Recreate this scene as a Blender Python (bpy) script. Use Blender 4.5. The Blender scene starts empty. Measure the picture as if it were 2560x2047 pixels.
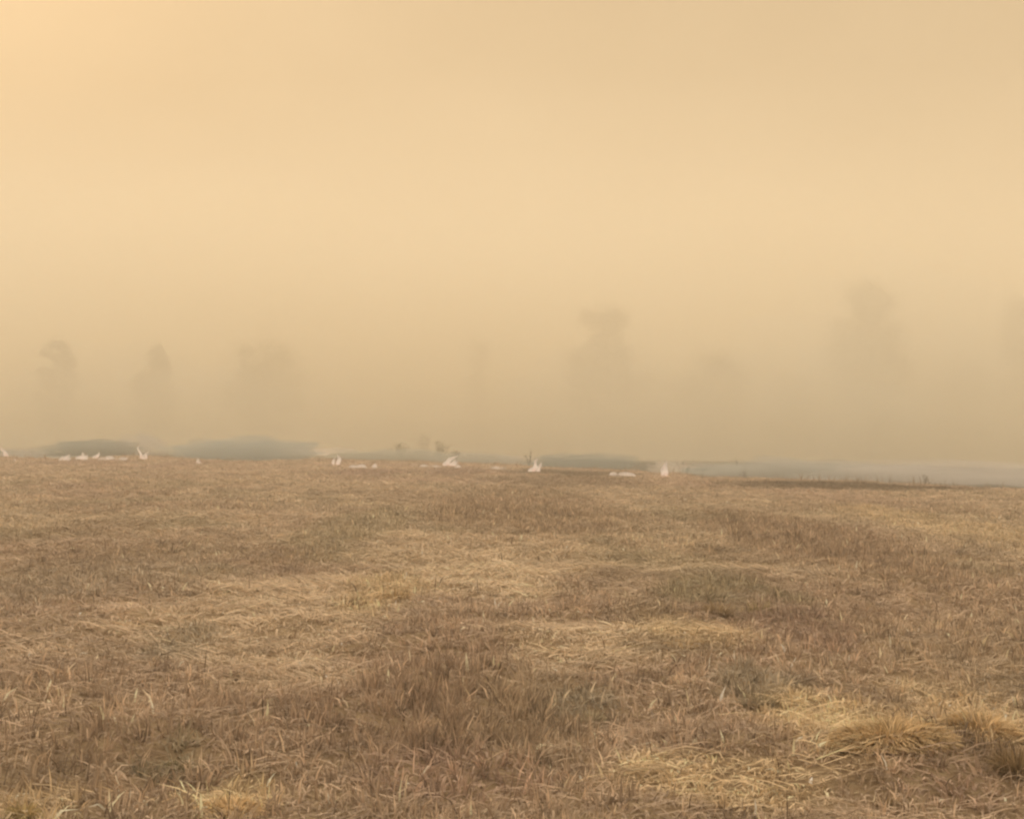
import bpy, bmesh, math, random
import numpy as np
from mathutils import Vector, Matrix
random.seed(7); rng = np.random.default_rng(11)
SC = bpy.context.scene; COL = SC.collection
R = math.radians
# ------------------------------------------------------------------ camera
F = 1236.0; CAMH = 1.6
cam_d = bpy.data.cameras.new('camera'); cam = bpy.data.objects.new('camera', cam_d); COL.objects.link(cam)
cam_d.sensor_width = 36; cam_d.lens = 36*F/1024; cam_d.clip_start = 0.05; cam_d.clip_end = 6000
PITCH = R(1.44); ROLL = R(0.9)
CM = Matrix.Rotation(R(90)+PITCH, 4, 'X') @ Matrix.Rotation(ROLL, 4, 'Z')
cam.matrix_world = Matrix.Translation((0, 0, CAMH)) @ CM
SC.camera = cam
# ------------------------------------------------------------------ sun, sky, exposure
SUN_EL, SUN_AZ = R(31), R(-31)            # azimuth measured from +Y, negative = left of the view
sdir = Vector((math.sin(SUN_AZ)*math.cos(SUN_EL), math.cos(SUN_AZ)*math.cos(SUN_EL), math.sin(SUN_EL)))
sl = bpy.data.lights.new('sun', 'SUN'); sl.energy = 1.5; sl.angle = R(10); sl.color = (1.0, 0.85, 0.66)
so = bpy.data.objects.new('sun', sl); COL.objects.link(so); so.rotation_euler = sdir.to_track_quat('Z', 'Y').to_euler()
w = bpy.data.worlds.new('World'); SC.world = w; w.use_nodes = True
nt = w.node_tree; nt.nodes.clear(); N = nt.nodes.new; L = nt.links.new
out = N('ShaderNodeOutputWorld'); bg = N('ShaderNodeBackground'); bg.inputs['Strength'].default_value = 0.1
L(bg.outputs[0], out.inputs['Surface'])
sky = N('ShaderNodeTexSky'); sky.sky_type = 'NISHITA'; sky.sun_disc = False
sky.sun_elevation = SUN_EL; sky.sun_rotation = SUN_AZ; sky.dust_density = 8; sky.air_density = 1.0
tc = N('ShaderNodeTexCoord')
# the smoke pall over the whole sky: a tan veil with soft, drifting unevenness, brightest round the veiled sun
no = N('ShaderNodeTexNoise'); no.inputs['Scale'].default_value = 3.2; no.inputs['Detail'].default_value = 2.5; no.inputs['Roughness'].default_value = 0.5
mp = N('ShaderNodeMapping'); mp.inputs['Scale'].default_value = (1, 1, 1.5); mp.inputs['Location'].default_value = (3.1, 0.4, 1.7)
L(tc.outputs['Generated'], mp.inputs['Vector']); L(mp.outputs[0], no.inputs['Vector'])
rp = N('ShaderNodeValToRGB'); e = rp.color_ramp.elements
e[0].position = 0.3; e[0].color = (0.725, 0.512, 0.280, 1); e[1].position = 0.72; e[1].color = (0.845, 0.612, 0.350, 1)
L(no.outputs['Fac'], rp.inputs['Fac'])
dot = N('ShaderNodeVectorMath'); dot.operation = 'DOT_PRODUCT'; dot.inputs[1].default_value = sdir; L(tc.outputs['Generated'], dot.inputs[0])
mx = N('ShaderNodeMath'); mx.operation = 'MAXIMUM'; mx.inputs[1].default_value = 0; L(dot.outputs['Value'], mx.inputs[0])
pw = N('ShaderNodeMath'); pw.operation = 'POWER'; pw.inputs[1].default_value = 55; L(mx.outputs[0], pw.inputs[0])
gm = N('ShaderNodeMath'); gm.operation = 'MULTIPLY_ADD'; gm.inputs[1].default_value = 0.95; gm.inputs[2].default_value = 1.0; L(pw.outputs[0], gm.inputs[0])
sc1 = N('ShaderNodeVectorMath'); sc1.operation = 'SCALE'; L(rp.outputs[0], sc1.inputs[0]); L(gm.outputs[0], sc1.inputs['Scale'])
sc2 = N('ShaderNodeVectorMath'); sc2.operation = 'SCALE'; L(sc1.outputs[0], sc2.inputs[0]); sc2.inputs['Scale'].default_value = 8.9
mix = N('ShaderNodeMix'); mix.data_type = 'RGBA'; mix.inputs['Factor'].default_value = 0.94
tint = N('ShaderNodeMix'); tint.data_type = 'RGBA'; tint.blend_type = 'MULTIPLY'; tint.inputs['Factor'].default_value = 1
L(sky.outputs[0], tint.inputs['A']); tint.inputs['B'].default_value = (1.0, 0.72, 0.40, 1)
L(tint.outputs['Result'], mix.inputs['A']); 
# overhead the pall is thinner: paler and brighter than near the horizon
sz = N('ShaderNodeSeparateXYZ'); L(tc.outputs['Generated'], sz.inputs[0])
zr = N('ShaderNodeMapRange'); zr.interpolation_type = 'SMOOTHSTEP'; zr.inputs['From Min'].default_value = .36; zr.inputs['From Max'].default_value = .85; L(sz.outputs['Z'], zr.inputs['Value'])
zm = N('ShaderNodeMix'); zm.data_type = 'RGBA'; L(zr.outputs[0], zm.inputs['Factor']); L(sc2.outputs[0], zm.inputs['A']); zm.inputs['B'].default_value = (15.5, 13.4, 10.6, 1)
L(zm.outputs['Result'], mix.inputs['B']); L(mix.outputs['Result'], bg.inputs['Color'])
SC.view_settings.view_transform = 'Standard'; SC.view_settings.look = 'None'; SC.view_settings.gamma = 1
SC.view_settings.exposure = 0.0
SC.render.engine = 'CYCLES'; SC.cycles.filter_width = 2.3
SC.cycles.volume_bounces = 9; SC.cycles.max_bounces = 10; SC.cycles.diffuse_bounces = 3; SC.cycles.transparent_max_bounces = 16
SC.cycles.use_denoising = True
# ------------------------------------------------------------------ helpers
C3 = np.array(CM.to_3x3())
def ray(px, py):                      # photo pixel (2560 wide) -> world direction
    u, v = px/2.5, py/2.5025
    d = C3 @ np.array([(u-512)/F, (409-v)/F, -1.0]); return d
def vnoise(x, y, s, seed=0):          # smooth value noise in [0,1]
    x = np.asarray(x, float)/s+seed*17.13; y = np.asarray(y, float)/s+seed*9.7
    xi = np.floor(x).astype(np.int64); yi = np.floor(y).astype(np.int64); fx = x-xi; fy = y-yi
    fx = fx*fx*(3-2*fx); fy = fy*fy*(3-2*fy)
    def h(a, b):
        n = (a*374761393+b*668265263+seed*1442695041) & 0xffffffff
        n = ((n ^ (n >> 13))*1274126177) & 0xffffffff
        return ((n ^ (n >> 16)) & 0xffff)/65535.0
    return (h(xi, yi)*(1-fx)+h(xi+1, yi)*fx)*(1-fy)+(h(xi, yi+1)*(1-fx)+h(xi+1, yi+1)*fx)*fy
def gz(x, y):                         # height of the field
    return (0.10*(vnoise(x, y, 2.3, 1)-.5)+0.07*(vnoise(x, y, .8, 2)-.5)+.06*(vnoise(x, y, .3, 14)-.5)+0.10*(vnoise(x, np.asarray(y)*2.2, 1.9, 12)-.5)+.11*np.exp(-((x-1.97)/.62)**2-((y-6.4)/.42)**2)+.09*np.exp(-((x-2.6)/.42)**2-((y-6.8)/.35)**2)+0.30*(vnoise(x, y, 17, 3)-.5)*np.clip(np.asarray(y)/25., 0, 1))
def gpix(px, py):                     # where the ray through a photo pixel meets the field
    d = ray(px, py); t = CAMH/-d[2]; x, y = d[0]*t, d[1]*t
    for _ in range(4):
        t = (CAMH-float(gz(x, y)))/-d[2]; x, y = d[0]*t, d[1]*t
    return x, y
def at(px, dist, py=None):            # a point at a distance along the column px
    d = ray(px, py if py else 1100); k = dist/d[1]; return d[0]*k, d[1]*k
def tag(o, label=None, cat=None, group=None, kind=None):
    if label: o['label'] = label
    if cat: o['category'] = cat
    if group: o['group'] = group
    if kind: o['kind'] = kind
    return o
def npmesh(name, V, faces, mat, parent=None, col=None, smooth=False):
    """V (n,3); faces: list of (m,k) int arrays; col (n,3) linear"""
    me = bpy.data.meshes.new(name); n = len(V); me.vertices.add(n); me.vertices.foreach_set('co', np.asarray(V, np.float32).ravel())
    loops = np.concatenate([f.ravel() for f in faces]).astype(np.int32)
    tot = np.concatenate([np.full(len(f), f.shape[1], np.int32) for f in faces])
    me.loops.add(len(loops)); me.loops.foreach_set('vertex_index', loops)
    me.polygons.add(len(tot)); me.polygons.foreach_set('loop_start', np.concatenate([[0], np.cumsum(tot)[:-1]]).astype(np.int32))
    me.polygons.foreach_set('loop_total', tot)
    if smooth: me.polygons.foreach_set('use_smooth', np.ones(len(tot), bool))
    me.update(calc_edges=True)
    if col is not None:
        a = me.color_attributes.new('Col', 'FLOAT_COLOR', 'POINT')
        c = np.ones((n, 4), np.float32); c[:, :3] = col; a.data.foreach_set('color', c.ravel())
    me.materials.append(mat); o = bpy.data.objects.new(name, me); COL.objects.link(o); o.parent = parent
    return o
def empty(name, loc):
    o = bpy.data.objects.new(name, None); COL.objects.link(o); o.location = loc; o.empty_display_size = .2; return o
def mat(name):
    m = bpy.data.materials.new(name); m.use_nodes = True; m.node_tree.nodes.clear(); return m, m.node_tree
def leafy(name, attr=True, color=(.1, .1, .1), trans=0.3, rough=0.85):
    m, t = mat(name); n = t.nodes.new; l = t.links.new
    o = n('ShaderNodeOutputMaterial'); p = n('ShaderNodeBsdfPrincipled'); p.inputs['Roughness'].default_value = rough
    p.inputs['Specular IOR Level'].default_value = 0.15
    tr = n('ShaderNodeBsdfTranslucent'); ms = n('ShaderNodeMixShader'); ms.inputs[0].default_value = trans
    if attr:
        a = n('ShaderNodeAttribute'); a.attribute_name = 'Col'; src = a.outputs['Color']
    else:
        a = n('ShaderNodeTexNoise'); a.inputs['Scale'].default_value = 3; rr = n('ShaderNodeValToRGB')
        rr.color_ramp.elements[0].color = (*[c*.6 for c in color], 1); rr.color_ramp.elements[1].color = (*[c*1.4 for c in color], 1)
        g = n('ShaderNodeNewGeometry'); l(g.outputs['Position'], a.inputs['Vector']); l(a.outputs['Fac'], rr.inputs[0]); src = rr.outputs[0]
    l(src, p.inputs['Base Color']); l(src, tr.inputs['Color']); l(p.outputs[0], ms.inputs[1]); l(tr.outputs[0], ms.inputs[2]); l(ms.outputs[0], o.inputs['Surface'])
    return m
M_grass = leafy('dry_grass', trans=.2); M_leaf = leafy('leaf'); M_wood = leafy('bark', False, (.09, .075, .06), 0.0)
M_char = leafy('charred_stem', False, (.045, .040, .036), 0.0)
def noise_mat(name, stops, scale, scale2, bump=.6, stretch=(1, 1, 1)):
    m, t = mat(name); n = t.nodes.new; l = t.links.new
    o = n('ShaderNodeOutputMaterial'); p = n('ShaderNodeBsdfPrincipled'); p.inputs['Roughness'].default_value = .95; p.inputs['Specular IOR Level'].default_value = .1
    g = n('ShaderNodeNewGeometry'); mp = n('ShaderNodeMapping'); mp.inputs['Scale'].default_value = stretch; l(g.outputs['Position'], mp.inputs['Vector'])
    a = n('ShaderNodeTexNoise'); a.inputs['Scale'].default_value = scale; a.inputs['Detail'].default_value = 8; a.inputs['Roughness'].default_value = .65
    b = n('ShaderNodeTexNoise'); b.inputs['Scale'].default_value = scale2; b.inputs['Detail'].default_value = 4
    l(mp.outputs[0], a.inputs['Vector']); l(mp.outputs[0], b.inputs['Vector'])
    mm = n('ShaderNodeMath'); mm.operation = 'MULTIPLY_ADD'; mm.inputs[1].default_value = .5; l(a.outputs['Fac'], mm.inputs[0])
    m2 = n('ShaderNodeMath'); m2.operation = 'MULTIPLY'; m2.inputs[1].default_value = .5; l(b.outputs['Fac'], m2.inputs[0]); l(m2.outputs[0], mm.inputs[2])
    r = n('ShaderNodeValToRGB'); els = r.color_ramp.elements
    els[0].position, els[0].color = stops[0][0], (*stops[0][1], 1); els[1].position, els[1].color = stops[-1][0], (*stops[-1][1], 1)
    for ps, c in stops[1:-1]: q = els.new(ps); q.color = (*c, 1)
    l(mm.outputs[0], r.inputs[0]); l(r.outputs[0], p.inputs['Base Color'])
    bp = n('ShaderNodeBump'); bp.inputs['Strength'].default_value = bump; bp.inputs['Distance'].default_value = .05; l(a.outputs['Fac'], bp.inputs['Height']); l(bp.outputs[0], p.inputs['Normal'])
    l(p.outputs[0], o.inputs['Surface']); return m
M_soil = noise_mat('matted_straw_ground', [(.36, (.23, .155, .09)), (.5, (.36, .265, .165)), (.64, (.50, .385, .25))], 38, 5, 1.0)
M_ash = noise_mat('burnt_ash_ground', [(.40, (.055, .055, .050)), (.52, (.13, .135, .13)), (.62, (.30, .29, .28))], .35, .05, .3)
# ------------------------------------------------------------------ ground sheets
# fire line (edge between unburnt grass and ash), photo pixels on the ground
FL = [(-900, 1150), (-300, 1150), (0, 1143), (140, 1152), (320, 1143), (480, 1150), (640, 1158), (760, 1150), (1000, 1150), (1180, 1160), (1330, 1168), (1500, 1176),
      (1700, 1186), (1900, 1198), (2060, 1208), (2300, 1214), (2560, 1226), (2800, 1238), (3400, 1262)]
FLW = np.array([gpix(*p) for p in FL])
fx_, fy_ = FLW[:, 0], FLW[:, 1]
def fire_y(x): return np.interp(x, fx_, fy_)+1.6*(vnoise(x, 0*np.asarray(x), 2.2, 8)-.5)
def polar(name, r0, r1, a0, a1, nr, na, mat_, dz=0., clip=None):
    rr = np.geomspace(r0, r1, nr); aa = np.linspace(a0, a1, na); RR, AA = np.meshgrid(rr, aa, indexing='ij')
    X, Y = RR*np.sin(AA), RR*np.cos(AA)
    if clip: Y = clip(X, Y, RR)
    V = np.stack([X, Y, gz(X, Y)+dz], -1).reshape(-1, 3); i = np.arange(nr-1)[:, None]*na+np.arange(na-1)[None]
    Fc = np.stack([i, i+1, i+na+1, i+na], -1).reshape(-1, 4)
    return npmesh(name, V, [Fc[:, ::-1]], mat_, smooth=True)
g = polar('ground', 0.3, 2400, -math.pi, math.pi, 520, 721, M_soil); tag(g, kind='structure')
nx, ny = 260, 120
X = np.linspace(-70, 70, nx); T = np.geomspace(1, 60, ny)-1
XX = X[:, None]*(1+T[None]/14.); YY = fire_y(X)[:, None]+T[None]*9
V = np.stack([XX, YY, gz(XX, YY)+.035], -1).reshape(-1, 3); i = np.arange(nx-1)[:, None]*ny+np.arange(ny-1)[None]
tag(npmesh('burnt_ground', V, [np.stack([i, i+ny, i+ny+1, i+1], -1).reshape(-1, 4)], M_ash, smooth=True), kind='structure')
# ------------------------------------------------------------------ grass
def blades(px, py, ln, wd, lean, az, colr, z0=0.0, curve=.6):
    """arrays: base x,y, length, width, lean angle from vertical (rad), azimuth of lean, colour (n,3)"""
    n = len(px); b = np.stack([px, py, gz(px, py)-.01+z0], -1)
    hd = np.stack([np.cos(az), np.sin(az), 0*az], -1)
    s1, s2 = lean*(1-curve*.5), np.minimum(lean*(1+curve), 1.75)
    d1 = hd*np.sin(s1)[:, None]+np.array([0, 0, 1])*np.cos(s1)[:, None]
    d2 = hd*np.sin(s2)[:, None]+np.array([0, 0, 1])*np.cos(s2)[:, None]
    fa = rng.uniform(0, math.pi, n); sd = np.stack([np.cos(fa), np.sin(fa), rng.uniform(-.5, .5, n)], -1)
    m = b+d1*(ln*.5)[:, None]; t = m+d2*(ln*.5)[:, None]
    gm = gz(m[:, 0], m[:, 1])+.012; m[:, 2] = np.maximum(m[:, 2], gm); gt = gz(t[:, 0], t[:, 1])+.01; t[:, 2] = np.maximum(t[:, 2], gt)
    w = (wd*.5)[:, None]*sd
    V = np.stack([b-w, b+w, m+w*.9, m-w*.9, t], 1).reshape(-1, 3)
    k = np.arange(n)[:, None]*5
    q = k+np.array([0, 1, 2, 3]); tr = k+np.array([3, 2, 4])
    cc = np.repeat(colr, 5, 0)
    return V, q, tr, cc
def join(parts):
    Vs, qs, ts, cs = [], [], [], []; o = 0
    for V, q, t, c in parts: Vs.append(V); qs.append(q+o); ts.append(t+o); cs.append(c); o += len(V)
    return np.concatenate(Vs), [np.concatenate(qs), np.concatenate(ts)], np.concatenate(cs)
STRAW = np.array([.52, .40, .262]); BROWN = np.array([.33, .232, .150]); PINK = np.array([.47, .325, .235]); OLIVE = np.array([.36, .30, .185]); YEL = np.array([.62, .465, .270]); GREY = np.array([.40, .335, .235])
# patches of grass colour and growth, plus painted fire glow: (photo x, y, half width, half height, colour, strength, upright 0..1)
PATCH = [(1150, 1800, 300, 140, BROWN*1.1, .40, 1), (200, 1920, 260, 120, BROWN*1.1, .32, .8), (1150, 1960, 220, 70, PINK, .5, .7), (1200, 1400, 330, 75, STRAW*1.1, .5, 0), (1180, 1470, 240, 50, STRAW*1.1, .6, 0),
         (1450, 1630, 210, 75, STRAW*1.1, .6, 0), (640, 1570, 330, 140, STRAW*1.08, .5, 0), (700, 1700, 200, 50, STRAW*1.05, .4, .1), (1850, 1500, 160, 60, OLIVE, .6, .8), (1900, 1730, 140, 60, GREY, .6, .8), (1470, 1770, 110, 55, GREY, .6, .6),
         (2270, 1860, 260, 110, YEL*.97, .7, .3), (1800, 1960, 260, 80, YEL*.93, .6, .1), (560, 2010, 110, 60, YEL*1.05, .8, .3), (430, 1920, 60, 50, OLIVE*.9, .6, .6), (60, 2035, 110, 30, YEL*.9, .5, .5),
         (2470, 1890, 110, 90, BROWN*.85, .6, .9), (1990, 1570, 120, 80, PINK*.9, .5, .6), (2100, 1380, 260, 90, BROWN*1.15, .45, .8), (1300, 1290, 260, 70, BROWN*1.25, .45, .8), (950, 1490, 110, 60, YEL*.85, .6, .5),
         (450, 1620, 90, 70, GREY, .5, .5), (880, 1330, 130, 60, OLIVE*1.1, .4, .6), (2400, 1330, 160, 60, YEL*.85, .4, .5), (1760, 1590, 130, 40, YEL*.95, .5, .1), (200, 1450, 240, 90, GREY*1.1, .35, .5), (2350, 1960, 160, 50, PINK, .5, .3), (330, 1400, 260, 50, BROWN*1.2, .3, .5),
         (1140, 1185, 90, 12, PINK*.9, .8, .3), (900, 1185, 120, 12, PINK*.95, .7, .3), (200, 1160, 130, 10, PINK, .6, .3), (420, 1165, 100, 10, PINK, .6, .3), (1420, 1205, 200, 14, BROWN*.9, .5, .4), (2100, 1218, 230, 9, BROWN*.45, .75, .4), (1420, 1186, 160, 7, BROWN*.5, .6, .4), (2420, 1800, 190, 80, YEL*.92, .5, .3)]  # the pink entries here: red glow of the flames put into the grass colour
PW = []
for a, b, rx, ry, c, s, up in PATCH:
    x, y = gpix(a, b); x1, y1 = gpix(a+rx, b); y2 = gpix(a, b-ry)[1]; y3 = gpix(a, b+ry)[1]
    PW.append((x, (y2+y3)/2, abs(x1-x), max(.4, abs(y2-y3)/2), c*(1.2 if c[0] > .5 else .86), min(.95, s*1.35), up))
def field(x, y):
    n1 = vnoise(x, y, 1.9, 4); n2 = vnoise(x, y, .55, 5); n3 = vnoise(x, y, 4.6, 6); n4 = vnoise(x, y*.5, 1.2, 7)
    c = STRAW*(.80+.34*n2)[:, None]*(.74+.52*vnoise(x, y, .24, 21)*(.6+.8*vnoise(x, y*1.8, .5, 22)))[:, None]*1.02
    k = np.clip((n1-.42)*2.6, 0, 1)[:, None]; c = c*(1-k*.5)+BROWN*k*.5
    k = np.clip((n3-.48)*3, 0, 1)[:, None]; c = c*(1-k*.4)+PINK*k*.4
    k = np.clip((n4-.68)*4, 0, 1)[:, None]; c = c*(1-k*.45)+OLIVE*k*.45
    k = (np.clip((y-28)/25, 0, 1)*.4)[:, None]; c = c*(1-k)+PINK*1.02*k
    up = np.clip(.15+.9*(vnoise(x, y, 2.7, 9)-.35), 0, 1)
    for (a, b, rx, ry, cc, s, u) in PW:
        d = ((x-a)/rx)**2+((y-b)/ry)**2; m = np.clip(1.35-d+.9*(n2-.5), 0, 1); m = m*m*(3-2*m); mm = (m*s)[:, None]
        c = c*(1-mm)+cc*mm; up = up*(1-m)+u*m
    return c, up
def scatter(n, d0, d1, pwr, amax=R(33)):
    u = rng.random(n); d = (d0**pwr+u*(d1**pwr-d0**pwr))**(1/pwr); a = rng.uniform(-amax, amax, n)
    x = d*np.tan(a)*.96; y = d; return x, y
parts = []
# thatch: short pieces lying in all directions
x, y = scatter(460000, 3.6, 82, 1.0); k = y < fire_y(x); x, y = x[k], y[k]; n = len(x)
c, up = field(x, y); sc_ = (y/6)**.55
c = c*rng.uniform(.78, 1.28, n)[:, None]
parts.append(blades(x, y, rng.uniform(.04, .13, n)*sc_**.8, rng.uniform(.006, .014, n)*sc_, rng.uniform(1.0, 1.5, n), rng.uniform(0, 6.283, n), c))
# tufts
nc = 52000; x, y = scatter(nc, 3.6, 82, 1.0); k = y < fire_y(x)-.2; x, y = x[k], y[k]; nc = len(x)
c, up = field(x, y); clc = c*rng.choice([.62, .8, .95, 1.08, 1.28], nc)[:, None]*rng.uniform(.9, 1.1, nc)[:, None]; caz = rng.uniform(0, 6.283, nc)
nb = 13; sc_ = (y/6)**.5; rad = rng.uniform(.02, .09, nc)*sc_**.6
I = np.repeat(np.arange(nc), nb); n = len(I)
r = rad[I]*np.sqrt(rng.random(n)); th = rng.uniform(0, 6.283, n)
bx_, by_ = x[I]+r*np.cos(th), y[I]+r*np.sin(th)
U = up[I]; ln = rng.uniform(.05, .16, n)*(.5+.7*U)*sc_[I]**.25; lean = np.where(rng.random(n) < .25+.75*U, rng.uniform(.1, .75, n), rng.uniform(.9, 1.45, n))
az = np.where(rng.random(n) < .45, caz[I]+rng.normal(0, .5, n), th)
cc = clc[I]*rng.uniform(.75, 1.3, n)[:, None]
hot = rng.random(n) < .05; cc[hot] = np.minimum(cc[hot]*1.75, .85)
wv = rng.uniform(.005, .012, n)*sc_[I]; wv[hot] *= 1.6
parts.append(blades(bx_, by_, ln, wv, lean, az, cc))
# lying swaths: bundles of straw combed flat, mostly across the view
nc = 32000; x, y = scatter(nc, 3.6, 80, 1.05); k = y < fire_y(x)-.2; x, y = x[k], y[k]; c, up = field(x, y)
k = rng.random(len(x)) > up*.8; x, y, c = x[k], y[k], c[k]; nc = len(x); nb = 11; I = np.repeat(np.arange(nc), nb); n = len(I)
caz = rng.normal(0, .45, nc)+math.pi*(rng.random(nc) < .5); sc_ = (y/6)**.5; lc = rng.uniform(.10, .26, nc)
per = rng.normal(0, .045, n)*sc_[I]; al = rng.normal(0, .14, n)
bx_ = x[I]+np.cos(caz[I])*al-np.sin(caz[I])*per; by_ = y[I]+np.sin(caz[I])*al+np.cos(caz[I])*per
hump = .05*np.exp(-(per/(.05*sc_[I]))**2)*rng.uniform(.3, 1.2, n)*sc_[I]**.5
cc = (c*np.where(rng.random(nc) < .35, .72, 1.16)[:, None]*rng.uniform(.88, 1.12, nc)[:, None])[I]*rng.uniform(.82, 1.2, n)[:, None]
parts.append(blades(bx_, by_, lc[I]*rng.uniform(.6, 1.1, n)*sc_[I]**.6, rng.uniform(.005, .009, n)*sc_[I], rng.uniform(1.25, 1.5, n), caz[I]+rng.normal(0, .18, n), cc, z0=hump, curve=.12))
# dead broken stalks, darker, sparse
n = 2600; x, y = scatter(n, 4, 80, 1.2); k = y < fire_y(x)-.3; x, y = x[k], y[k]; n = len(x)
parts.append(blades(x, y, rng.uniform(.08, .22, n), .007*(y/6)**.75, rng.uniform(.05, .7, n), rng.uniform(0, 6.283, n), BROWN*rng.uniform(.35, .9, n)[:, None]))
# ragged stalks along the far edge of the unburnt grass
n = 2600; x = rng.uniform(-45, 60, n); y = fire_y(x)-rng.uniform(.1, 4, n); k = vnoise(x, y, 2.5, 31) > .38; x, y = x[k], y[k]; n = len(x)
parts.append(blades(x, y, rng.uniform(.15, .5, n), rng.uniform(.015, .035, n), rng.uniform(.05, .5, n), rng.uniform(0, 6.283, n), BROWN*rng.uniform(.5, 1.3, n)[:, None]))
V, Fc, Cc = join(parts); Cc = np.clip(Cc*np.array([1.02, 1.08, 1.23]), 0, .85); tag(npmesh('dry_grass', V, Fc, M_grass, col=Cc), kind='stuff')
# ------------------------------------------------------------------ single plants in the field
def clump(name, px, py, rpx, hgt, colr, nb, label, cat, group=None, up=.5, stems=0, wid=.006):
    x, y = gpix(px, py); d = y; r0 = rpx/2.5/F*d; z = float(gz(x, y)); o = empty(name, (x, y, z))
    n = nb; r = r0*np.sqrt(rng.random(n)); th = rng.uniform(0, 6.283, n)
    bx, by = x+r*np.cos(th)*.75, y+r*np.sin(th)*.5
    prof = np.sqrt(np.clip(1-(r/r0)**2*.8, .1, 1)); ln = hgt*.8*rng.uniform(.4, 1.1, n)*prof; colr = np.array(colr)*.7+STRAW*.3
    lean = np.clip(rng.normal(.95-.75*up, .28, n)+.5*(r/r0), .02, 1.5); az = th+rng.normal(0, .5, n)
    c = np.array(colr)*rng.uniform(.65, 1.35, n)[:, None]*(.85+.3*vnoise(bx, by, .12, 3))[:, None]
    V, q, t, cc = blades(bx, by, ln, rng.uniform(.7, 1.3, n)*wid*(d/6)**.4, lean, az, c)
    V = V-np.array([x, y, z]); npmesh('foliage', V, [q, t], M_grass, o, cc)
    if stems:
        ns = stems; th = rng.uniform(0, 6.283, ns); r = r0*.6*rng.random(ns); bx, by = x+r*np.cos(th), y+r*np.sin(th)
        V, q, t, cc = blades(bx, by, hgt*rng.uniform(.9, 1.4, ns), np.full(ns, .006*(d/6)**.5), rng.uniform(.05, .5, ns), th, np.array([[.16, .11, .07]])*rng.uniform(.6, 1.4, ns)[:, None], curve=.3)
        npmesh('stem', V-np.array([x, y, z]), [q, t], M_grass, o, cc)
    return tag(o, label, cat, group)
G1 = 'clumps and weeds standing out in the dry field'
clump('straw_mound', 2230, 1895, 200, .20, YEL*1.0, 4200, 'large golden straw mound at the lower right of the field', 'grass clump', G1, .1, 0, .009)
clump('straw_mound', 2450, 1845, 120, .20, YEL*.95, 2000, 'smaller golden straw mound beside the large one at the lower right', 'grass clump', G1, .15, 0, .009)
clump('straw_mound', 580, 2025, 100, .13, YEL*1.15, 1500, 'pale yellow straw clump at the bottom edge, left of the middle', 'grass clump', G1, .1, 0, .009)
clump('green_weed', 435, 1925, 45, .10, (.30, .28, .15), 380, 'low olive green weed just behind the pale yellow straw clump', 'weed', G1, .5, 0, .010)
clump('yellow_weed', 60, 2040, 60, .10, (.45, .36, .17), 420, 'yellowish weed in the lower left corner', 'weed', G1, .4, 0, .010)
clump('yellow_weed', 985, 1500, 60, .22, YEL*.9, 500, 'yellowish clump of grass on the pale trampled straw left of centre', 'weed', G1, .4, 0, .010)
clump('brown_tuft', 1790, 1540, 50, .24, (.30, .22, .13), 480, 'dark brown tuft right of centre with an olive one beside it', 'grass clump', G1, .7)
clump('olive_tuft', 1890, 1535, 60, .20, (.38, .32, .18), 420, 'olive tuft touching the right side of the dark brown tuft', 'grass clump', G1, .6)
clump('grey_weed', 1900, 1765, 60, .16, (.36, .32, .23), 420, 'grey green weed left of the large golden straw mound', 'weed', G1, .6, 0, .009)
clump('grey_weed', 1480, 1810, 48, .15, (.38, .34, .25), 380, 'grey green weed at the right end of the dark standing grass', 'weed', G1, .6, 0, .010)
clump('dark_tuft', 2540, 1935, 70, .22, (.27, .19, .10), 900, 'dark brown tuft cut by the right edge of the picture', 'grass clump', G1, .7)
clump('dark_tuft', 2215, 2015, 45, .09, (.24, .17, .09), 500, 'small dark brown tuft below the large golden straw mound', 'grass clump', G1, .4)
clump('straw_mound', 1720, 1618, 75, .10, YEL*1.0, 800, 'flat golden straw clump between the centre and the dark brown tuft', 'grass clump', G1, .05)
# ------------------------------------------------------------------ woody plants
def tube(bmv, pts, radii, sides=6):
    V, Fq = [], []
    P = [Vector(p) for p in pts]
    for i, p in enumerate(P):
        t = (P[min(i+1, len(P)-1)]-P[max(i-1, 0)]).normalized(); a = t.orthogonal().normalized(); b = t.cross(a)
        for k in range(sides):
            an = 2*math.pi*k/sides; V.append(p+(a*math.cos(an)+b*math.sin(an))*radii[i])
    base = len(bmv[0]); bmv[0].extend([tuple(v) for v in V])
    for i in range(len(P)-1):
        for k in range(sides):
            k2 = (k+1) % sides; bmv[1].append((base+i*sides+k, base+i*sides+k2, base+(i+1)*sides+k2, base+(i+1)*sides+k))
def flush(name, b, m, parent): return npmesh(name, np.array(b[0]), [np.array(b[1])], m, parent, smooth=True)
def branch(b, p, d, ln, r, seg=4, wob=.25):
    pts, rd = [p.copy()], [r]
    for i in range(seg):
        d = (d+Vector([random.gauss(0, wob) for _ in range(3)])*.5).normalized(); p = p+d*(ln/seg); pts.append(p.copy()); rd.append(r*(1-.8*(i+1)/seg))
    tube(b, pts, rd, 5); return pts
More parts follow.
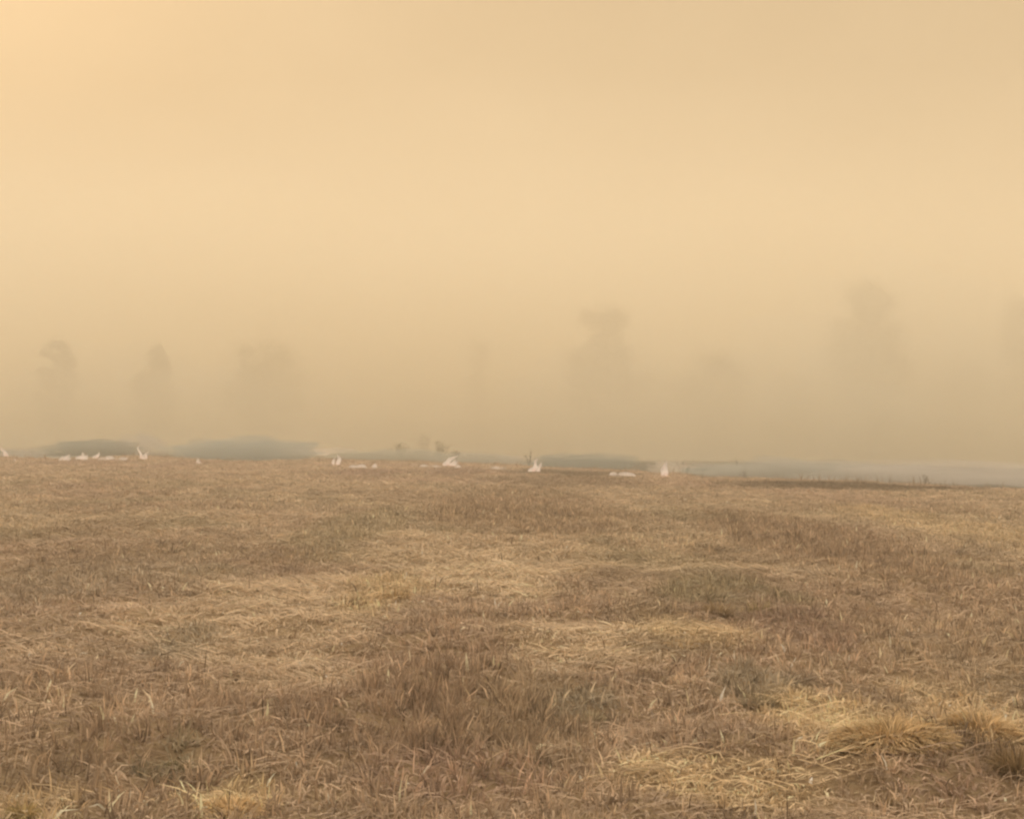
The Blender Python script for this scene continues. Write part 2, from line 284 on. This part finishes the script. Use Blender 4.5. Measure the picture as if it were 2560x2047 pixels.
def leaves(cent, rad, n, size, colr):
    c = np.array(cent); i = rng.integers(0, len(c), n); rad = np.asarray(rad)[i]
    v = rng.normal(0, 1, (n, 3)); v /= np.linalg.norm(v, axis=1)[:, None]; p = c[i]+v*np.array([1, 1, .85])*(rad*np.minimum(np.abs(rng.normal(0, .55, n)), 1.35))[:, None]
    a = rng.normal(0, 1, (n, 3)); a /= np.linalg.norm(a, axis=1)[:, None]; b = np.cross(a, rng.normal(0, 1, (n, 3))); b /= np.linalg.norm(b, axis=1)[:, None]
    s = (size*rng.uniform(.5, 1.2, n))[:, None]
    V = np.stack([p-a*s, p+b*s*.45, p+a*s, p-b*s*.45], 1).reshape(-1, 3); q = np.arange(n)[:, None]*4+np.arange(4)
    tone = rng.uniform(.75, 1.3, len(c))[i]
    col = np.repeat(np.array(colr)*(tone*rng.uniform(.7, 1.3, n))[:, None], 4, 0)
    return V, q, col
def tree(px, dist, top_py, wid_px, label, colr=(.075, .082, .040), base=.3, nl=20000, slim=1.0):
    x, y = at(px, dist); z = float(gz(x, y)); dr = ray(px, top_py); ztop = CAMH+dr[2]/dr[1]*dist; H = ztop-z; W = wid_px/2.5/F*dist/2
    o = empty('tree', (x, y, z)); tr = ([], []); lb = tr
    p = Vector((0, 0, -.2)); top = branch(tr, p, Vector((random.uniform(-.05, .05), random.uniform(-.05, .05), 1)), H*.72, H*.022+.06, 7, .09)
    cents, rads = [], []
    for k in range(26):
        t = random.uniform(base, 1); q = Vector(top[min(7, int(t*7))]); a = random.uniform(0, 6.283)
        rr = W*(math.sin(math.pi*min(1, (t-base)/(1-base)*.78+.2))**.6)*random.uniform(.45, .9)
        e = branch(lb, q, Vector((math.cos(a), math.sin(a), random.uniform(.25, .8))), rr, H*.007+.02, 4, .3)
        for s in (e[2], e[4]): cents.append(s); rads.append(W*random.uniform(.22, .42))
    for k in range(44):
        h = random.uniform(.38, .93); a = random.uniform(0, 6.283); rr = W*random.uniform(0, .75)*math.sqrt(max(0.08, 1-((h-.55)/.45)**2))
        cents.append(Vector((rr*math.cos(a), rr*math.sin(a), H*h))); rads.append(W*random.uniform(.22, .40))
    flush('trunk', tr, M_wood, o)
    V, q, c = leaves([tuple(v) for v in cents], rads, nl, .17*H/10, colr); npmesh('crown', V, [q], M_leaf, o, c)
    return tag(o, label, 'tree', 'hazy trees standing in the smoke')
tree(142, 143, 838, 130, 'faint narrow tree in the smoke near the left edge')
tree(392, 141, 850, 135, 'faint rounded tree in the smoke, second from the left')
tree(655, 143, 850, 260, 'faint greenish broad tree in the smoke, third from the left', (.10, .115, .040), .25, 16000)
tree(1193, 149, 826, 70, 'faint slender tree in the smoke at the middle', nl=4000)
tree(1502, 143, 752, 205, 'tall faint tree in the smoke right of the middle', (.075, .082, .040))
tree(1775, 141, 878, 300, 'broad low faint tree between the two tall ones on the right', base=.2, nl=16000)
tree(2165, 140, 690, 250, 'tallest faint tree in the smoke at the right', nl=18000)
tree(2575, 142, 735, 220, 'faint tree in the smoke cut by the right edge', base=.2)
tree(2400, 147, 905, 210, 'low faint tree between the tallest tree and the right edge', base=.2)
tree(1980, 147, 925, 190, 'low faint tree just left of the tallest tree', base=.2)
tree(1600, 145, 935, 230, 'low faint tree in front of the gap right of the middle', base=.2)
def shrub(name, px, py, hgt, wid, label, leafn, colr, nst=9, wood=M_wood, cat='shrub', group='scorched shrubs and stalks along the fire line', back=1.5):
    x, y = gpix(px, py); y += back if wood is M_wood else -.3; z = float(gz(x, y)); o = empty(name, (x, y, z)); b = ([], []); tips = []
    for k in range(nst):
        a = random.uniform(0, 6.283); s = random.uniform(.05, 1)*wid/hgt*.5
        e = branch(b, Vector((random.uniform(-.06, .06), random.uniform(-.06, .06), -.03)), Vector((math.cos(a)*s, math.sin(a)*s, 1)), hgt*random.uniform(.6, 1.05), .018 if wood is M_wood else .034, 4, .25)
        for j in (2, 3): tips += branch(b, Vector(e[j]), Vector((random.gauss(0, 1), random.gauss(0, 1), .9)), hgt*.3, .009 if wood is M_wood else .016, 3, .3)[1:]
        tips += e[1:]
    flush('stems', b, wood, o)
    if leafn:
        V, q, c = leaves([tuple(t) for t in tips], np.full(len(tips), wid*.15), leafn//2, .05, colr); npmesh('foliage', V, [q], M_leaf, o, c)
    return tag(o, label, cat, group)
shrub('shrub', 1030, 1150, 2.3, 2.6, 'tallest dusty olive shrub behind the fire line, left of the curled flame', 1100, (.17, .17, .10), 12, back=13)
shrub('shrub', 975, 1150, 1.6, 2.4, 'lower olive shrub left of the tallest shrub at the fire line', 800, (.17, .17, .10), 9, back=10)
shrub('shrub', 1085, 1155, 1.8, 1.5, 'dusty olive shrub between the tallest shrub and the curled flame', 600, (.17, .17, .10), 8, back=8)
shrub('shrub', 1135, 1158, .85, .7, 'dark rounded bush rising right behind the curled flame', 700, (.10, .095, .05), 9)
shrub('charred_stalk', 1322, 1165, 1.15, .22, 'thin charred stalk just left of the leaning tall flame', 30, (.06, .055, .04), 3, M_char, 'charred stalk')
shrub('charred_stalk', 1705, 1185, .95, .4, 'charred stalk with a bent top right of the pillar of flame', 60, (.06, .055, .04), 4, M_char, 'charred stalk')
shrub('charred_stalk', 1716, 1190, .45, .6, 'low charred twigs below the stalk with the bent top', 60, (.06, .055, .04), 6, M_char, 'charred stalk', back=0.2)
shrub('charred_stalk', 1755, 1190, .55, .35, 'short dark burnt twigs between the bent stalk and the farther stalks', 60, (.06, .055, .04), 5, M_char, 'charred stalk', back=.5)
shrub('charred_stalk', 1840, 1195, 1.05, .3, 'tall burnt stalk at the right end of the pale smoke puffs', 40, (.06, .055, .04), 3, M_char, 'charred stalk')
shrub('charred_stalk', 1858, 1198, .5, .35, 'short burnt twigs at the foot of the tall burnt stalk', 50, (.06, .055, .04), 5, M_char, 'charred stalk', back=.4)
shrub('charred_stalk', 2306, 1214, .55, .3, 'lone burnt stalk before the pale smoke at the right', 40, (.06, .055, .04), 4, M_char, 'charred stalk', back=.6)
# ------------------------------------------------------------------ flames
def flame_mat():
    m, t = mat('flame'); n = t.nodes.new; l = t.links.new; o = n('ShaderNodeOutputMaterial'); e = n('ShaderNodeEmission')
    tc = n('ShaderNodeTexCoord'); sp = n('ShaderNodeSeparateXYZ'); l(tc.outputs['Generated'], sp.inputs[0]); r = n('ShaderNodeValToRGB'); q = r.color_ramp.elements
    q[0].position = 0; q[0].color = (.95, .50, .33, 1); q[1].position = 1; q[1].color = (.62, .46, .33, 1); z = q.new(.4); z.color = (1, .76, .58, 1)
    l(sp.outputs['Z'], r.inputs[0]); l(r.outputs[0], e.inputs['Color']); e.inputs['Strength'].default_value = .76; l(e.outputs[0], o.inputs['Surface']); return m
M_fl = flame_mat()
def flame(px, py, hgt, wid, lean, label, tongues=3, curl=0.):
    x, y = gpix(px, py); y -= .15; z = float(gz(x, y)); o = empty('flame', (x, y, z)); T = np.linspace(0, 1, 12)
    for k in range(tongues*2):
        b = ([], []); h = hgt*.86*(1 if k == 0 else random.uniform(.25, .8)); ox = random.uniform(-.12, .12)*wid if k == 0 else random.uniform(-.75, .75)*wid
        ph = random.uniform(0, 6.28); wb = random.uniform(.06, .16)
        ln = [Vector((ox+lean*h*(t**1.4)+curl*h*math.sin(t*3.1)+wb*h*t*math.sin(ph+t*7), random.uniform(-.04, .04)*wid+.1*wid*(k % 3-1), h*t+.0)) for t in T]
        rd = [wid*(.27 if k == 0 else .19)*(math.sin(math.pi*min(1, .22+.77*t))**.8)*random.uniform(.65, 1.3)+.003 for t in T]
        tube(b, ln, rd, 8); flush('tongue', b, M_fl, o)
    return tag(o, label, 'flame', 'flames along the fire line')
flame(22, 1147, .85, .30, -.7, 'pale flame at the left edge, leaning left', 2)
flame(38, 1156, .26, .22, .2, 'tiny flame below the leftmost flame', 2)
flame(164, 1154, .5, .36, .4, 'small low flame, leftmost of a row of three near the left', 3)
flame(207, 1152, .6, .50, .2, 'widest low flame in the middle of the row of three', 4)
flame(243, 1151, .5, .30, .3, 'faint low flame at the right end of the row of three', 2)
flame(355, 1152, 1.05, .24, -.15, 'upright bright flame left of the grey burnt patch', 2)
flame(367, 1155, .62, .24, .2, 'small flame touching the upright bright flame on the right', 2)
flame(495, 1162, .34, .24, 0, 'faint tiny flame below the grey burnt patch', 2)
flame(845, 1167, .75, .34, .05, 'single bright round flame left of the shrubs', 1)
flame(938, 1174, .30, .34, .3, 'low faint flame below the shrubs', 3)
flame(1118, 1168, .72, .5, .9, 'curled flame sweeping up to the right beside the dark bush', 4, -.12)
flame(1142, 1172, .3, .3, .3, 'small glow at the right foot of the curled flame', 2)
flame(1334, 1182, .85, .30, .30, 'tall leaning flame in the middle of the field edge', 3)
flame(1662, 1198, .85, .32, .03, 'upright pillar of flame left of the charred stalks', 2)
flame(282, 1152, .28, .9, .2, 'long low streak of flame left of the upright bright flame', 4)
flame(905, 1176, .14, .8, .1, 'low pinkish streak of flame between the round flame and the shrubs', 4)
flame(1062, 1170, .16, 1.0, .2, 'low pinkish streak of flame running into the curled flame from the left', 5)
flame(755, 1137, .42, 2.6, .3, 'long thin pale streak of fire on the burnt ground, its left half', 9)
flame(835, 1139, .34, 2.0, .3, 'thin pale streak of fire on the burnt ground, its right half', 7)
flame(1240, 1176, .16, .8, .1, 'faint low streak of flame between the curled flame and the tall leaning flame', 4)
flame(1560, 1192, .18, .9, .2, 'faint low streak of flame left of the pillar of flame', 4)
# ------------------------------------------------------------------ smoke and haze
def vol(name, dens, color, aniso=.3):
    m, t = mat(name); n = t.nodes.new; o = n('ShaderNodeOutputMaterial'); v = n('ShaderNodeVolumePrincipled')
    v.inputs['Density'].default_value = dens; v.inputs['Color'].default_value = (*color, 1); v.inputs['Anisotropy'].default_value = aniso
    t.links.new(v.outputs[0], o.inputs['Volume']); return m
def box(name, x0, x1, y0, y1, z0, z1, m, skew=0):
    V = np.array([(x, y+skew*x*(y == y0), z) for x in (x0, x1) for y in (y0, y1) for z in (z0, z1)], float)
    Fq = np.array([(0, 1, 3, 2), (4, 6, 7, 5), (0, 4, 5, 1), (2, 3, 7, 6), (0, 2, 6, 4), (1, 5, 7, 3)])
    return npmesh(name, V, [Fq], m)
tag(box('haze', -2500, 2500, -2500, 2500, -1.6, 36.0, vol('haze', .0047, (.998, .942, .82), .15)), kind='stuff')
def wedge(name, x0, x1, pr, m, skew):        # a smoke layer that thickens away from the fire line: profile of (y, top)
    V = []; n = len(pr)
    for x in (x0, x1):
        for (y, t) in pr: V.append((x, y+skew*x, t))
        for (y, t) in pr[::-1]: V.append((x, y+skew*x, -1.3))
    k = 2*n; S = np.array([(i, i+k, (i+1) % k+k, (i+1) % k) for i in range(k)])
    caps = np.array([list(range(k)), list(range(2*k-1, k-1, -1))])
    return npmesh(name, np.array(V, float), [S, caps], m)
for nm, y0, zt, dn, al in (('smoke', 96, 19.5, .014, 1), ('smoke', 100, 25.5, .012, .975), ('smoke', 105, 33, .011, .95)):   # the smoke bank thins out upwards
    tag(box(nm, -220-y0/10, 220+y0/10, y0, 380+zt, -1.4-zt/50, zt, vol('smoke_bank', dn, (.998*al, .952*al, .850*al), .08), skew=-.12), kind='stuff')
tag(wedge('ground_smoke', -215, 215, [(92, .4), (104, 2.2), (122, 6.5), (142, 11), (170, 15), (360, 17)], vol('ground_smoke', .032, (.998, .960, .87), .08), -.1), kind='stuff')
def puff(px, py, lw, dw, h, dens, label, seed, back=1.5, alb=(.80, .76, .72), lift=0., tilt=0.):
    x, y = gpix(px, py); y += back+dw; z = float(gz(x, y)); bm = bmesh.new(); bmesh.ops.create_icosphere(bm, subdivisions=5, radius=1)
    for v in bm.verts:
        c = v.co; k = 1+.45*(float(vnoise(c.x*2+c.z, c.y*2-c.z, .8, seed))-.5)+.35*(float(vnoise(c.x*2-c.y, c.z*2, .4, seed+3))-.5)
        v.co = Vector((c.x*k*lw, c.y*k*dw, max(-.15 if not lift else -9, (c.z*.5+.35)*k*h)+lift+tilt*c.x*lw*(c.z > 0)))
    me = bpy.data.meshes.new('smoke_puff'); bm.to_mesh(me); bm.free(); me.materials.append(vol('smoke_puff', dens, alb, .2))
    o = bpy.data.objects.new('smoke_puff', me); COL.objects.link(o); o.location = (x, y, z); return tag(o, label, 'smoke', 'low smoke puffs along the fire line')
DK = (.40, .455, .47)
puff(175, 1143, 3.4, 1.8, 1.3, .9, 'dark grey smoke lying low behind the row of three small flames', 1, 1.5, DK, 0, .05)
puff(300, 1142, 1.8, 1.4, 1.7, .40, 'lilac grey smoke just left of the upright bright flame', 2, 3, (.66, .66, .68))
puff(575, 1154, 4.4, 2.0, 1.6, .7, 'broad blue grey smoke left of the thin white wisp', 9, 1.5, (.50, .56, .58))
puff(1290, 1168, 1.7, 1.0, .8, .35, 'small grey smoke puff around the thin charred stalk', 12, 1.5)
puff(1460, 1176, 3.2, 1.4, .95, .9, 'dark grey smoke strip right of the tall leaning flame', 13, 2, DK)
puff(1700, 1188, 1.5, .9, .9, .45, 'pale pinkish smoke puff between the pillar of flame and the burnt twigs', 4, 1.5, (.88, .83, .80))
puff(1800, 1192, 1.7, 1.0, .7, .35, 'thin grey smoke puff around the tall burnt stalk', 5)
puff(2100, 1208, 5.0, 1.5, 1.1, .75, 'long grey smoke bank above the dark charred edge', 7, 1.5, (.58, .60, .60))
puff(2470, 1220, 6.5, 1.6, 1.05, .40, 'wide pale lilac smoke bank low at the right edge', 6, 1.5, (.70, .69, .70))
puff(960, 1158, 4.2, 1.5, .9, .8, 'thin grey smoke strip in front of the shrubs', 14, 2, (.55, .58, .56))
puff(1930, 1201, 3.4, 1.2, .7, .8, 'dark grey smoke strip right of the tall burnt stalk', 15, 1.2, DK)
puff(10, 1146, 1.4, 1.2, .7, .4, 'small grey smoke puff at the left edge behind the leftmost flame', 16, 1.5, (.6, .6, .6))
puff(1190, 1164, 3.0, 1.4, .85, .55, 'grey smoke strip between the dark bush and the tall leaning flame', 17, 1.6, (.55, .58, .58))
def plume(px, dist, z0, lw, dw, h, dens, label, seed, alb):
    x, y = at(px, dist); bm = bmesh.new(); bmesh.ops.create_icosphere(bm, subdivisions=5, radius=1)
    for v in bm.verts:
        c = v.co; k = 1+.5*(float(vnoise(c.x*2+c.z, c.y*2-c.z, .9, seed))-.5)+.4*(float(vnoise(c.x*2-c.y, c.z*2, .45, seed+3))-.5)
        v.co = Vector((c.x*k*lw, c.y*k*dw, c.z*k*h))
    me = bpy.data.meshes.new('smoke_plume'); bm.to_mesh(me); bm.free(); me.materials.append(vol('smoke_plume', dens, alb, .1))
    o = bpy.data.objects.new('smoke_plume', me); COL.objects.link(o); o.location = (x, y, z0); return tag(o, label, 'smoke', 'large drifting smoke plumes')
COOL = (.93, .955, .96); WARM = (.998, .93, .80)
plume(1750, 112, 4, 20, 8, 7, .030, 'broad cool grey smoke plume low behind the charred stalks', 41, COOL)
plume(2330, 108, 6, 15, 8, 11, .034, 'tall cool grey smoke plume low at the right', 43, COOL)
plume(360, 112, 4, 17, 8, 5.5, .018, 'cool grey smoke plume low behind the upright bright flame', 45, COOL)
plume(1080, 125, 13, 20, 9, 7, .016, 'warm smoke plume above the middle of the fire line', 47, WARM)
plume(1960, 120, 22, 16, 8, 5.5, .016, 'warm smoke plume high above the charred stalks', 49, WARM)
plume(500, 120, 20, 18, 9, 6, .014, 'warm smoke plume high above the left part of the fire line', 51, WARM)
